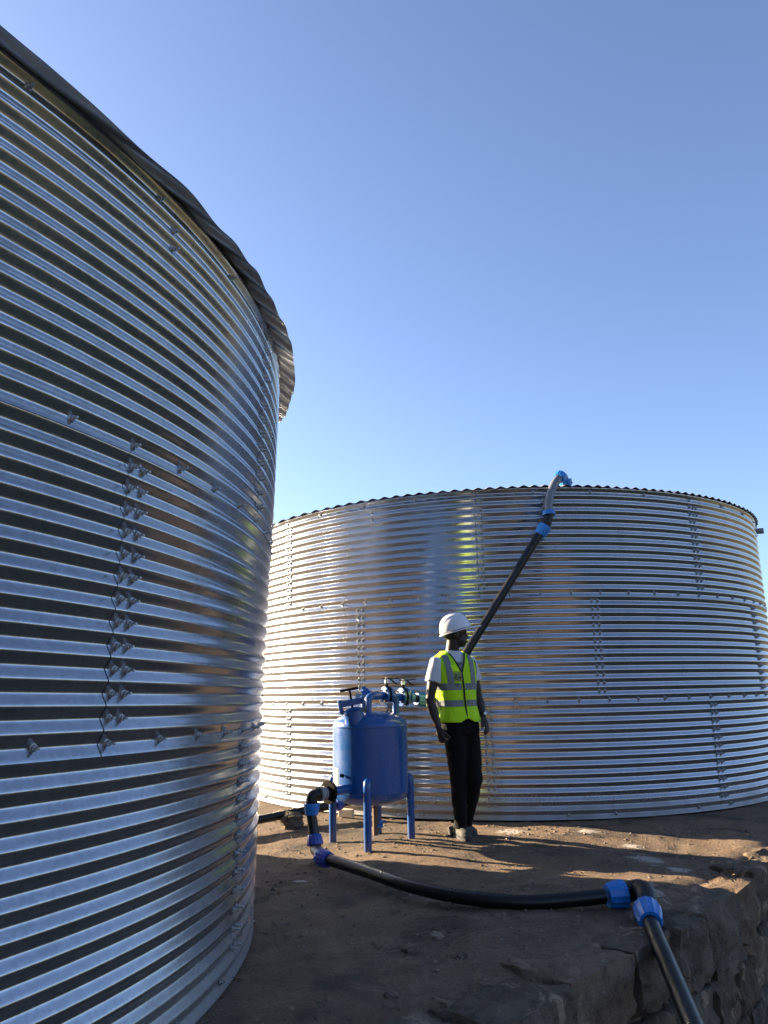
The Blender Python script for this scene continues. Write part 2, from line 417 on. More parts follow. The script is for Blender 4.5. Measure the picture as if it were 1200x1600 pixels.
def course(h_top, h_lo, hi, s0, s1, depth, first):
    s = s0
    while s < s1:
        wd = random.uniform(.34, .62) if first else random.uniform(.2, .46)
        hh = random.uniform(h_lo, hi); sc = s+wd/2
        me = rock_mesh('stone', (wd*.98, depth, hh), random.random()*50, 11 if -.8 < sc < 4 else 4, .22, .74)
        o = link('stone', me, 'stone', wall)
        q = wall_pt(sc, h_top-hh/2, random.uniform(-.02, .02) - depth*.43)
        o.location = q - Vector(wall.location); o.rotation_euler = (random.uniform(-.07, .07), random.uniform(-.09, .09), ang+random.uniform(-.07, .07))
        s += wd + random.uniform(.0, .045)
course(-.012, .28, .36, -4, 7, .34, True)
course(-.33, .2, .3, -3.2, 6.5, .3, False)
course(-.58, .2, .3, -2.5, 6.5, .3, False)
course(-.84, .2, .3, -2, 6.5, .3, False)
course(-1.1, .2, .3, -1, 6.5, .3, False)

# ------------------------------------------------------------------ corrugated steel tanks
PITCHC = .0762; DEP = .0205
def prof(i):
    k = .90; return DEP*.5*(1-math.asin(k*math.cos(2*math.pi*i))/math.asin(k))
bm_ = MB()
bm_.lathe([(.002, -.004), (.012, -.003), (.0135, .001), (.0125, .003), (.008, .004)], (0, 0, 0), (1, 0, 0), 10)
bm_.lathe([(.0095, .003), (.0095, .012), (.0075, .0135)], (0, 0, 0), (1, 0, 0), 6)
bm_.lathe([(.005, .012), (.005, .026), (.0036, .028)], (0, 0, 0), (1, 0, 0), 8)
BOLT = bm_.mesh('bolt', smooth=True, ang=30); BOLT.materials.append(M['bolt'])
def tank(loc, R, rot, npan, az_mid, vis, label, edge_left, vstep):
    root = thing('water_tank', loc, label, 'water tank', 'corrugated steel water tanks'); root.rotation_euler = rot
    da = 360/npan; NS = 14
    rings = ((-.5, 13.42, 0.0, az_mid+da/2), (12.5, 26.42, .003, az_mid), (25.5, 39.6, .006, az_mid+da/2))
    for ri, (i0, i1, ro, a0) in enumerate(rings):
        rows = int((i1-i0)*NS)+1; ii = [i0+(i1-i0)*r/(rows-1) for r in range(rows)]; pz = [prof(i) for i in ii]
        for p_ in range(npan):
            base = a0 + p_*da; ov = 190/R/100*1.0*.9      # overlap in degrees (about 3 cm each side)
            ac = (base+da/2+540) % 360-180
            seen = vis[0]-da < ac < vis[1]+da
            nseg = 24 if seen else 8; step = 1 if seen else 2
            A = np.linspace(base-(ov*.55 if edge_left[ri] else 2.4*ov), base+da+(2.4*ov if edge_left[ri] else ov*.55), nseg+1)
            rws = list(range(0, rows, step)); V = []
            for r in rws:
                z = (ii[r]+.5)*PITCHC
                for k, a in enumerate(A):
                    t = k/nseg; lift = .0014*((1-t) if edge_left[ri] else t)
                    wob = .0016*noise.noise(Vector((a*.07, z*.9, p_*5.1+ri*3)))+.00035*noise.noise(Vector((a*.45, z*3, p_*3.3+ri)))
                    q = R + pz[r] + ro + lift + wob; c_ = rad(a)
                    V.append((q*math.cos(c_), q*math.sin(c_), z))
            w_ = nseg+1
            Fc = [(j*w_+i, j*w_+i+1, (j+1)*w_+i+1, (j+1)*w_+i) for j in range(len(rws)-1) for i in range(nseg)]
            me = bpy.data.meshes.new('wall_panel'); me.from_pydata(V, [], Fc); me.update(); me.shade_smooth()
            link('wall_panel', me, 'galv', root)
            # bolt pairs along the lapped edge
            if vis[0] < (base+540) % 360-180 < vis[1]:
                lo = int(round(i0+.5))+1
                for i in range(lo, lo+12):
                    sgn = 1 if edge_left[ri] else -1
                    for da2 in (.35*sgn, 1.25*sgn): bolt(root, R+ro+.0045, base+da2*3.6/R+random.uniform(-.05, .05), i)
    for i, st in ((13, vstep), (26, vstep)):
        a = az_mid+.3
        for k in range(-40, 60):
            aa = a+k*vstep; 
            if vis[0] < aa < vis[1]: bolt(root, R+.0065, aa, i)
    a = az_mid+.3
    for k in range(-40, 60):
        aa = a+k*vstep*2+random.uniform(-.3, .3)
        if vis[0] < aa < vis[1]: bolt(root, R+.008, aa, 39)
        if vis[0] < aa < vis[1] and k % 3 == 0:
            bolt(root, R+.008, aa+1.6, 38); bolt(root, R+.008, aa+1.6, 37)
    for k in range(-40, 60):
        aa = a+2+k*vstep*1.5
        if vis[0] < aa < vis[1] and (k % 3): bolt(root, R+.006, aa, 0)
    return root
def bolt(root, r, a, i):
    o = bpy.data.objects.new('bolt', BOLT); COL.objects.link(o); o.parent = root; c_ = rad(a)
    o.location = (r*math.cos(c_), r*math.sin(c_), (i+.5)*PITCHC); o.rotation_euler = (random.uniform(0, 3), 0, c_) if False else (random.uniform(0, 1), random.uniform(-.09, .09), c_+random.uniform(-.08, .08)); o.scale = (random.uniform(.8, 1.25), 1, 1)
def roof(root, R, dirdeg, over, seed, amp=.008, wave=.0):
    """corrugated sheets laid side by side, cut round at the eave"""
    z0 = (39.6+.5)*PITCHC; D = rad(dirdeg); dv = Vector((math.cos(D), math.sin(D))); du = Vector((-dv.y, dv.x))
    Ro = R+over; sheet = .86; ns = int(math.ceil(2*Ro/sheet)); u0 = -ns*sheet/2
    for si in range(ns):
        ua = max(u0+si*sheet-.03, -Ro*.9995); ub = min(u0+(si+1)*sheet+.03, Ro*.9995)
        if ub-ua < .05: continue
        n_ = max(4, int((ub-ua)/(PITCHC/8))); V = []; m_ = 26
        jit = random.uniform(-.015, .02); lift = .004*(si % 2)
        for a in range(n_+1):
            u = ua+(ub-ua)*a/n_
            L = math.sqrt(max(0, (Ro+jit*.6)**2-u*u))+(.012+wave*.7)*noise.noise(Vector((u*3, seed, si)))
            for b in range(m_+1):
                q = (b/m_)*2-1; q = math.copysign(1-(1-abs(q))**1.6, q)
                v = L*q; r2 = (u*u+v*v)/(R*R)
                droop = max(0, math.sqrt(r2)-1)
                z = z0+.014+.24*(1-r2)+amp*math.cos(2*math.pi*u/.105+.9*noise.noise(Vector((u*2.1, seed, 0))))+wave*sstep(.93, 1.0, math.sqrt(r2))*noise.noise(Vector((u*1.9+seed, v*1.9, .5)))+lift - droop*droop*22*(.3+.5*abs(noise.noise(Vector((u*1.7+seed, v*1.7, 2)))))
                V.append((du.x*u+dv.x*v, du.y*u+dv.y*v, z))
        w_ = m_+1
        mb = MB(); mb.add(V, [(i*w_+j, (i+1)*w_+j, (i+1)*w_+j+1, i*w_+j+1) for i in range(n_) for j in range(m_)])
        mb.build('roof_sheet', 'roof', root, True, 60, True)
t1 = tank((T1C.x, T1C.y, T1Z), T1R, (-T1T[1], T1T[0], 0), 10, -20.7, (-75, 28), 'towering corrugated steel tank close up on the left', (True, True, True), 4.5)
roof(t1, T1R, 56, .105, 3, .009, .045)
t2 = tank((T2C.x, T2C.y, .004), T2R, (0, 0, 0), 9, -120.8, (-178, -18), 'whole round corrugated steel tank behind the person and filter', (True, False, True), 5.0)
roof(t2, T2R, -78, .05, 9, .0095)
# overflow spout near the rim of the far tank
q = P(1172, 831, 9.35); c2 = Vector((T2C.x, T2C.y, q.z)); dr = (q-c2); dr.z = 0; dr.normalize(); q = c2+dr*(T2R+.0)
mb = MB(); mb.lathe([(.05, -.03), (.05, .03), (.036, .032), (.036, .12), (.03, .12), (.03, .06)], q, dr, 18)
mb.build('overflow_spout', 'greyfit', t2)

# ------------------------------------------------------------------ pipe fittings
def coupling(parent, a, b, r, mat, name='coupling'):
    """blue compression nut from a (wide end) to b (narrow end)"""
    a, b = Vector(a), Vector(b); L = (b-a).length; mb = MB()
    mb.lathe([(r*1.02, 0), (r*1.5, 0), (r*1.55, L*.08), (r*1.52, L*.3), (r*1.44, L*.62), (r*1.3, L*.92), (r*1.22, L), (r*1.02, L)], a, b-a, 56, 14, .05)
    return mb.build(name, mat, parent, True, 28)
PR = .0375
def pipe(parent, pts, mat='black', r=PR, name='pipe', seg=18):
    return MB().tube(pts, r, seg).build(name, mat, parent, True, 50)

# ------------------------------------------------------------------ blue sand filter
FC = Vector((-.150, 6.43)); FR = .303
def fz(y, Y=6.15): return P(578, y, Y).z
zt, zb, ztop, zbot = fz(1135), fz(1243), fz(1112, 6.3), fz(1262, 6.3)
filt = thing('sand_filter', (FC.x, FC.y, 0), 'blue painted steel sand filter vessel on pipe legs', 'water filter')
mb = MB(); pr = [(0.001, zbot)]
for i in range(1, 9):
    t = i/8*math.pi/2; pr.append((FR*math.sin(t)**.8, zb-(zb-zbot)*math.cos(t)))
pr += [(FR+.004, zb+.003), (FR+.004, zb+.012), (FR, zb+.015)]
pr += [(FR, zt-.015), (FR+.004, zt-.012), (FR+.004, zt-.003), (FR, zt)]
for i in range(1, 9):
    t = i/8*math.pi/2; pr.append((max(.001, FR*math.cos(t)**.8), zt+(ztop-zt)*math.sin(t)))
mb.lathe(pr, (FC.x, FC.y, 0), (0, 0, 1), 64); mb.build('vessel', 'blue', filt, True, 40)
for (px, py, an) in ((575, 1328, -93), (520, 1310, 158), (643, 1311, 12), (0, 0, 82)):
    a = rad(an); dr = Vector((math.cos(a), math.sin(a), 0))
    ft = Vector(G(px, py)) if px else Vector((FC.x, FC.y, 0))+dr*.34
    top = zb+.10; at = Vector((FC.x, FC.y, top))+dr*(FR-.02)
    o = ft.copy(); o.z = top
    pth = [at, at*.5+o*.5] + bend(at*.3+o*.7, o+Vector((0, 0, .004)), Vector((o.x, o.y, top-.06)), 6) + [Vector((ft.x, ft.y, -.03))]
    MB().tube(pth, .030, 18).build('leg', 'blue', filt, True, 45)
# manhole neck, lid, clamp and tee handle
ax = Vector((-.16, -.05, 1)).normalized(); mo = P(553, 1119, 6.22)
mb = MB(); mb.lathe([(.076, -.06), (.076, .028), (.086, .03), (.086, .042), (.07, .043)], mo, ax, 32); mh = mb.build('manhole', 'blue', filt)
lid = mo+ax*.045
mb = MB(); mb.lathe([(.078, 0), (.080, .01), (.05, .022), (.001, .026)], lid, ax, 32); mb.build('lid', 'blue', mh)
sx = Vector((1, .1, .17)).normalized(); rotm = Matrix((sx, ax.cross(sx), ax)).transposed()
br = lid+ax*.075
mb = MB(); mb.box(br-ax*.012, (.20, .028, .05), rotm, .006)
for sg in (-1, 1): mb.box(br+sx*(.092*sg)-ax*.035, (.034, .045, .115), rotm, .008)
mb.build('clamp_bar', 'blue', mh)
mb = MB(); mb.tube([lid+ax*.01, lid+ax*.16], .0095, 10); mb.tube([lid+ax*.165-sx*.075, lid+ax*.165+sx*.07], .0105, 10); mb.build('tee_handle', 'iron', mh)
# inlet elbow, flanges and butterfly valves
yv = 6.30
e0, e1, f1 = P(575, 1114, yv), P(575, 1087, yv), P(604, 1087, yv+.13)
pipe_r = .030
mb = MB(); mb.tube([e0] + bend(e0*.35+e1*.65, e1, e1*.55+f1*.45, 8) + [f1], pipe_r, 18); mb.build('inlet_pipe', 'blue', filt, True, 50)
mb = MB(); mb.lathe([(.042, -.01), (.046, 0), (.034, .014)], e0-Vector((0, 0, .02)), (0, 0, 1), 20); mb.build('weld_collar', 'blue', filt)
vx = Vector((.87, .49, 0)).normalized()
def valve(ctr, hang):
    v = MB(); v.lathe([(.035, -.06), (.035, -.030), (.074, -.028), (.074, -.012)], ctr, vx, 32); v.lathe([(.074, .012), (.074, .028), (.035, .03), (.035, .06)], ctr, vx, 32)
    vb = v.build('flange', 'blue', filt)
    v = MB(); v.lathe([(.07, -.0115), (.07, .0115)], ctr, vx, 32); v.tube([ctr, ctr+Vector((0, 0, .105))], .012, 12); v.build('valve_disc_body', 'iron', vb)
    hb = MB(); top = ctr+Vector((0, 0, .10)); hb.lathe([(.016, 0), (.016, .03), (.011, .033), (.011, .045)], top, (0, 0, 1), 12); hb.build('valve_neck', 'steel', vb)
    d = Vector((math.cos(hang), math.sin(hang), .02)); n_ = Vector((-d.y, d.x, 0)); t2_ = ctr+Vector((0, 0, .138))
    hb = MB(); hb.tube([t2_-d*.035, t2_+d*.105], [(.005, .011), (.005, .009)], 8, True, None, (0, 0, 1)); hb.tube([t2_+d*.03-Vector((0, 0, .004)), t2_+d*.085-Vector((0, 0, .05))], .006, 8); hb.build('valve_handle', 'iron', vb)
    for k in range(4):
        a = rad(45+90*k); w_ = vx.cross(Vector((0, 0, 1))); off = w_*math.cos(a)*.058+Vector((0, 0, math.sin(a)*.058))
        hb = MB(); hb.lathe([(.011, -.040), (.011, .040)], ctr+off, vx, 6); hb.lathe([(.006, -.048), (.006, .048)], ctr+off, vx, 8); hb.build('flange_bolt', 'rust' if k % 2 else 'steel', vb)
v1 = P(604.5, 1087, yv+.13); v2 = P(630.5, 1089, yv+.245)
valve(v1, rad(-14)); valve(v2, rad(-6))
j = (v1+v2)/2; jd = P(619, 1128, yv+.19)
mb = MB(); mb.tube([v1+vx*.05, v2-vx*.05], .032, 18); mb.tube([jd, Vector((jd.x, jd.y, j.z+.01))], .028, 16); mb.build('riser_pipe', 'blue', filt)
# air valve with tilted cap, gauge, nameplate, drain
a0 = P(566, 1092, 6.5); mb = MB(); mb.tube([P(570, 1112, 6.48), a0], .02, 12); mb.tube([P(556, 1087, 6.5), P(572, 1089, 6.5)], .024, 14); mb.build('air_valve', 'greyfit', filt)
mb = MB(); mb.tube([P(566, 1084, 6.5), P(576, 1078, 6.5)], .026, 14); mb.tube([P(566, 1073.5, 6.5), P(579, 1083, 6.5)], .014, 12); mb.build('air_valve_cap', 'blue', filt)
mb = MB(); g0 = P(609.5, 1101, 6.2); mb.lathe([(.020, -.008), (.024, -.006), (.024, .008), (.018, .01)], g0, (-.3, -1, .1), 20)
for dx in (-5, 4): mb.tube([g0, P(608.5+dx, 1114, 6.22)], .006, 8)
mb.build('eye_tag', 'greyfit', filt)
mb = MB(); npc = P(528, 1213, 6.30); nrm = Vector((-.86, -.5, 0)); tg = Vector((.5, -.86, 0)); rm = Matrix((tg, nrm, Vector((0, 0, 1)))).transposed()
mb.box(npc+nrm*.01, (.085, .012, .135), rm, .003); mb.build('name_plate', 'plate', filt)
mb = MB(); mb.tube([P(532, 1211.5, 6.2), P(537, 1212.5, 6.19)], .014, 8); mb.build('plate_screw', 'iron', filt)
mb = MB(); mb.box(P(570.5, 1108.5, 6.17), (.032, .003, .05), Matrix.Rotation(.5, 3, 'Y')); mb.build('paper_tag', 'plate', filt)
mb = MB(); mb.tube([Vector((FC.x+.03, FC.y+.05, zbot+.02)), Vector((FC.x+.03, FC.y+.05, .03))], .022, 12); mb.build('drain_pipe', 'rust', filt)
dq = Vector((FC.x+.03, FC.y+.05, .10)); mb = MB(); mb.tube([dq, dq+Vector((.06, -.01, 0))], .014, 10); mb.tube([dq+Vector((.05, 0, 0)), dq+Vector((.05, 0, .035))], .008, 8); mb.tube([dq+Vector((.03, 0, .036)), dq+Vector((.085, 0, .036))], .006, 8); mb.build('drain_tap', 'coup', filt)
# bottom outlet stub
fl = P(514, 1238, 6.03); st0 = P(541, 1233, 6.16); od = (fl-st0).normalized()
mb = MB(); mb.tube([st0-od*.03, fl-od*.012], .035, 18); mb.build('outlet_stub', 'blue', filt)

# ------------------------------------------------------------------ discharge pipe from filter over the wall
dp = thing('water_pipe', G(620, 1370), 'long black pipe snaking from the blue filter across the dirt and over the stone wall', 'pipe', 'black water pipes')
mb = MB(); mb.lathe([(.045, -.012), (.082, -.012), (.084, -.004), (.084, .012), (.05, .014), (.046, .03), (.043, .04)], fl, od, 36); mb.build('flange', 'iron', dp)
g1 = P(503, 1240, 5.98); mb = MB(); mb.lathe([(.04, -.03), (.05, -.028), (.052, -.012), (.046, -.01), (.046, .004), (.053, .006), (.053, .03), (.04, .032)], g1, od, 28); mb.build('union', 'greyfit', dp)
k1 = P(487, 1243, 5.93); k2 = P(487, 1258, 5.93)
mb = MB(); mb.tube([g1-od*.03] + bend(g1*.55+k1*.45, k1+Vector((-.004, 0, .004)), k1*.35+k2*.65, 8) + [k2-Vector((0, 0, .02))], .043, 20); mb.build('elbow', 'fitblack', dp)
c1a, c1b = P(486.5, 1273, 5.93), P(487, 1255, 5.93); coupling(dp, c1b, c1a, PR, 'coup2')
c2a, c2b = P(491, 1304, 5.90), P(492.5, 1322, 5.88)
pipe(dp, [c1b, c1a, c2a, c2b]); coupling(dp, c2b+Vector((0, 0, .005)), c2a, PR, 'coupv')
k3 = P(494, 1342, 5.86); k3.z = max(k3.z, .045)
path = [G(507, 1341.5, .055), G(568, 1360, .046), G(626, 1380, .042), G(683, 1394.5, .04), G(741, 1404, .04), G(817, 1410, .042), G(874, 1407.5, .048), G(945, 1400.5, .06)]
mb = MB(); mb.tube([c2b] + bend(c2b*.6+k3*.4, k3, path[0]*.6+k3*.4, 8) + [path[0]], .043, 20); mb.build('elbow', 'fitblack', dp)
d0 = (path[1]-path[0]).normalized(); coupling(dp, path[0]-d0*.05, path[0]+d0*.055, PR, 'coupv')
pipe(dp, curve(path, 10))
ca, cb = G(949, 1400, .058), G(976, 1396.5, .064); coupling(dp, cb, ca, PR*1.2, 'coup')
ce, cf = P(1010, 1419, 4.20), P(1020.5, 1452, 4.01); ek = G(999, 1389.5, .085)
mb = MB(); mb.tube(curve([cb-(cb-ca)*.4, cb, G(990, 1391, .075), ek, P(1008.5, 1395, 4.33), P(1011.5, 1406, 4.26), ce, ce+(cf-ce)*.4], 6), .050, 22); mb.lathe([(.005, 0), (.005, .008)], ek+Vector((-.04, -.03, .04)), (0, -.6, 1), 8); mb.build('elbow', 'fitblack', dp)
coupling(dp, ce+(cf-ce)*.05, ce+(cf-ce)*.70, PR*1.16, 'coup')
e_ = P(1083, 1600, 3.25); far = e_+(e_-cf)*1.3; far.z = max(far.z, low_z(far.x, far.y)+.03)
pipe(dp, curve([ce, cf, P(1046, 1512, 3.68), e_, far], 8), r=.040)

# ------------------------------------------------------------------ pipe that climbs to the rim of the far tank
ip = thing('water_pipe', P(672, 1093, 6.6), 'black pipe slanting up behind the person to the tank rim', 'pipe', 'black water pipes')
h0 = P(648, 1092, yv+.33); h1 = P(670, 1094, yv+.42)
mb = MB(); mb.lathe([(.034, 0), (.05, .002), (.05, .035), (.04, .04)], v2+vx*.055, vx, 24); mb.build('adaptor', 'coupn', ip)
mb = MB(); mb.tube([v2+vx*.08, h0+vx*.02], .034, 18); mb.build('pipe_stub', 'black', ip)
coupling(ip, h1, h0+vx*.015, PR*1.05, 'coupn')
hx = P(684, 1092, 6.79)
top1 = P(841, 838, 7.0); top2 = P(848.5, 826, 7.0)
mb = MB(); mb.tube(bend(h1-vx*.02, hx, hx+(top1-hx)*.1, 8), .043, 18); mb.build('elbow', 'fitblack', ip)
pipe(ip, [hx+(top1-hx)*.06, top2]); s0 = hx+(top1-hx)*.07
coupling(ip, hx+(top1-hx)*.03, hx+(top1-hx)*.11, PR, 'coup2')
coupling(ip, P(852, 822, 7.0), P(843, 836, 7.0), PR*1.05, 'coup2')
el = [P(850, 825, 7.0)] + bend(P(853, 820, 7.0), P(856.5, 814, 7.0), P(857.5, 805, 7.01), 6) + [P(858, 800, 7.01)]
MB().tube(el, .044, 18).build('elbow', 'fitblack', ip)
ring = P(857.5, 803.5, 7.01); mb = MB(); mb.lathe([(.044, 0), (.062, 0), (.064, .015), (.058, .04), (.044, .042)], ring-Vector((0, 0, .01)), (-.02, .1, 1), 30, 10, .03); mb.build('coupling', 'coup', ip)
gp = curve([P(857.5, 804, 7.01), P(857, 790, 7.02), P(859, 775, 7.04), P(865, 759, 7.08), P(873, 747, 7.13)], 8)
pipe(ip, gp, 'greypipe', .040)
u0_, u1_ = gp[-1], P(880, 742, 7.2); dn = P(884, 757, 7.24)
coupling(ip, u0_+(u1_-u0_)*.55, u0_-(gp[-1]-gp[-2])*.3, PR*1.05, 'coup2')
MB().tube(bend(u0_, u1_+Vector((0, 0, .02)), u1_*.4+dn*.6, 8) + [dn-Vector((0, 0, .05))], .042, 18).build('elbow', 'greypipe', ip)
coupling(ip, P(883, 748.5, 7.23), P(884.5, 760, 7.25), PR*1.05, 'coup2')
mb = MB(); mb.tube([P(889, 758, 7.25), P(893, 753, 7.25)], .016, 10); mb.build('rim_clip', 'plate', ip)

# ------------------------------------------------------------------ pipe between the tanks
op = thing('water_pipe', P(460, 1280, 7.25), 'short straight black pipe lying between the two tanks behind the filter', 'pipe', 'black water pipes')
pipe(op, [P(330, 1300, 6.75), P(400, 1281.5, 7.05), P(470, 1268, 7.3), P(548, 1252, 7.6)])
coupling(op, P(524, 1257.5, 7.5), P(534, 1255.5, 7.54), PR, 'coupv', 'collar')

# ------------------------------------------------------------------ loose things on the platform
rk = link('rock', rock_mesh('rock', (.17, .13, .12), 4.2, 6, .35, .55), 'stone'); q = G(457, 1291); rk.location = (q.x, q.y, .045); rk.rotation_euler = (.2, .1, .6)
tag(rk, 'fist sized rough grey rock lying behind the elbow of the filter outlet', 'rock')
mb = MB(); mb.box((0, 0, 0), (.155, .045, .075), None, .006); bl = mb.build('timber_block', 'paleblock'); q = P(541, 1269, 7.62); bl.location = (q.x, q.y, .035); bl.rotation_euler = (.12, .04, -.45)
tag(bl, 'pale offcut block leaning at the foot of the far tank behind the filter', 'block')
chips = [(699, 1411, .075, 'pointed pale stone chip leaning against the pipe on the ground'), (640, 1472, .075, 'flat pale stone chip alone in the middle of the dirt'), (682, 1452, .06, 'thin pale stone chip between the ground pipe and the flat chip'),
         (719, 1485, .05, 'small pale stone chip midway between the ground pipe and the wall edge'), (690, 1563, .075, 'grey stone lump beside the left end of the wall coping'), (612, 1541, .05, 'small pale stone chip low in the bare foreground dirt'),
         (758, 1533, .05, 'pale pebble lying right against the wall coping stones'), (600, 1366, .05, 'little stone just behind the start of the ground pipe')]
for i, (x, y, s, lb) in enumerate(chips):
    q = G(x, y); o = link('stone_chip', rock_mesh('stone_chip', (s, s*.8, s*.45), i*1.7, 4, .5, .6), 'chip')
    o.location = (q.x, q.y, plat_z(q.x, q.y)+s*.1); o.rotation_euler = (random.uniform(-.3, .3), random.uniform(-.3, .3), random.uniform(0, 6))
    tag(o, lb, 'stone', 'pale stone chips on the dirt')
mb = MB()
for i in range(5200):
    s_ = random.uniform(-2.5, 5.5); t_ = .3+random.random()**1.2*4.7; q = E0+ED*s_+EN*(t_+.03)
    if (q-T1C).length < T1R+.05 or (q-T2C).length < T2R+.03: continue
    z = plat_z(q.x, q.y); r = .003+.017*random.random()**4.5
    a = random.random()*6.28; V = []
    for k in range(4): V.append((q.x+math.cos(a+k*1.57)*r*random.uniform(.7, 1.3), q.y+math.sin(a+k*1.57)*r*random.uniform(.7, 1.3), z+r*random.uniform(-.2, .25)))
    V += [(q.x+random.uniform(-.3, .3)*r, q.y, z+r*random.uniform(.35, .8)), (q.x, q.y, z-r*.6)]
    mb.add(V, [(0, 1, 4), (1, 2, 4), (2, 3, 4), (3, 0, 4), (1, 0, 5), (2, 1, 5), (3, 2, 5), (0, 3, 5)])
clod = MB()
for i in range(5500):
    s_ = random.uniform(-1.5, 5.5); t_ = .25+random.random()**1.1*4.4; q = E0+ED*s_+EN*(t_+.02)
    if (q-T1C).length < T1R+.03 or (q-T2C).length < T2R+.02: continue
    if noise.noise(Vector((q.x*1.6, q.y*1.6, 3.3))) < random.uniform(-.5, .5): continue
    z = plat_z(q.x, q.y); r = .004+.017*random.random()**3.5; a = random.random()*6.28; V = []
    for k in range(5): V.append((q.x+math.cos(a+k*1.256)*r*random.uniform(.7, 1.3), q.y+math.sin(a+k*1.256)*r*random.uniform(.7, 1.3), z+r*random.uniform(-.2, .2)))
    V += [(q.x+random.uniform(-.3, .3)*r, q.y, z+r*random.uniform(.4, .8)), (q.x, q.y, z-r*.6)]
    clod.add(V, [(k, (k+1) % 5, 5) for k in range(5)] + [((k+1) % 5, k, 6) for k in range(5)])
tag(clod.build('soil_clods', 'dirt', None, True, 50), 'loose clods of brown soil strewn over the platform', 'soil', None, 'stuff')
tag(mb.build('gravel', 'chip', None, False), 'fine gravel and crumbs scattered over the dirt platform', 'gravel', None, 'stuff')
def weed(px, py, n_, h, label):
    q = G(px, py); mb = MB(); z = plat_z(q.x, q.y)
    for i in range(n_):
        a = random.random()*6.28; l_ = h*random.uniform(.5, 1); b = Vector((q.x+random.uniform(-.09, .09), q.y+random.uniform(-.06, .06), z-.01))
        d = Vector((math.cos(a)*l_, math.sin(a)*l_, l_*random.uniform(.1, .6)))
        mb.tube([b, b+d*.5+Vector((0, 0, l_*.15)), b+d], [.0035, .0025, .001], 4)
    o = mb.build('dry_weed', 'weed'); tag(o, label, 'plant')
weed(1140, 1368, 34, .11, 'dry brown weed litter on the wall edge at the right')
weed(366, 1503, 9, .10, 'few dry grass stalks at the foot of the near tank')

# ------------------------------------------------------------------ person
PY = 6.42
per = thing('person', (.62, PY, 0), 'person in white hard hat, lime vest and black trousers looking right', 'person')
YAW = rad(27); LX = Vector((math.cos(YAW), math.sin(YAW), 0)); LY = Vector((-math.sin(YAW), math.cos(YAW), 0)); ZZ = Vector((0, 0, 1))
sec = [  # z, half width, front depth, back depth, superellipse exponent
    (.80, .160, .105, .115, 2.3), (.88, .158, .108, .112, 2.3), (.95, .152, .108, .105, 2.3), (1.05, .150, .108, .100, 2.4), (1.15, .160, .113, .105, 2.5),
    (1.24, .172, .118, .112, 2.6), (1.31, .180, .112, .114, 2.6), (1.36, .182, .100, .110, 2.5), (1.395, .172, .086, .100, 2.4), (1.42, .145, .074, .090, 2.2), (1.445, .105, .066, .078, 2.0), (1.465, .078, .060, .066, 2.0)]
SZ = [s[0] for s in sec]
cpx = [(P(722, 1155, PY)), (P(714, 1100, PY)), (P(708, 1050, PY)), (P(706, 1020, PY))]
def ctr(z):
    zs = [c.z for c in cpx]; xs = [c.x for c in cpx]
    x = np.interp(z, zs, xs) if zs[0] < zs[-1] else np.interp(z, zs[::-1], xs[::-1])
    return Vector((float(x), PY, z))
def sv(z, j): return float(np.interp(z, SZ, [s[j] for s in sec]))
def tors(th, z, off=0.0):
    a, bf, bb, e = sv(z, 1)+off, sv(z, 2)+off, sv(z, 3)+off, sv(z, 4)
    c, s = math.cos(th), math.sin(th)
    lx = a*math.copysign(abs(c)**(2/e), c); ly = (bf if s < 0 else bb)*math.copysign(abs(s)**(2/e), s)
    return ctr(z)+LX*lx+LY*ly, lx, ly
def torsx(lx, z, off, front=True):
    a, b, e = sv(z, 1)+off, (sv(z, 2) if front else sv(z, 3))+off, sv(z, 4)
    t = max(0.0, 1-abs(lx/a)**e)**(1/e); return ctr(z)+LX*lx+LY*(-b*t if front else b*t)
def loft(mb, zs, off, seg=40):
    V = []; Fc = []
    for z in zs:
        for k in range(seg): V.append(tors(2*math.pi*k/seg, z, off)[0])
    for i in range(len(zs)-1):
        for k in range(seg): Fc.append((i*seg+k, i*seg+(k+1) % seg, (i+1)*seg+(k+1) % seg, (i+1)*seg+k))
    Fc += [tuple(range(seg-1, -1, -1)), tuple((len(zs)-1)*seg+k for k in range(seg))]
    mb.add(V, Fc)
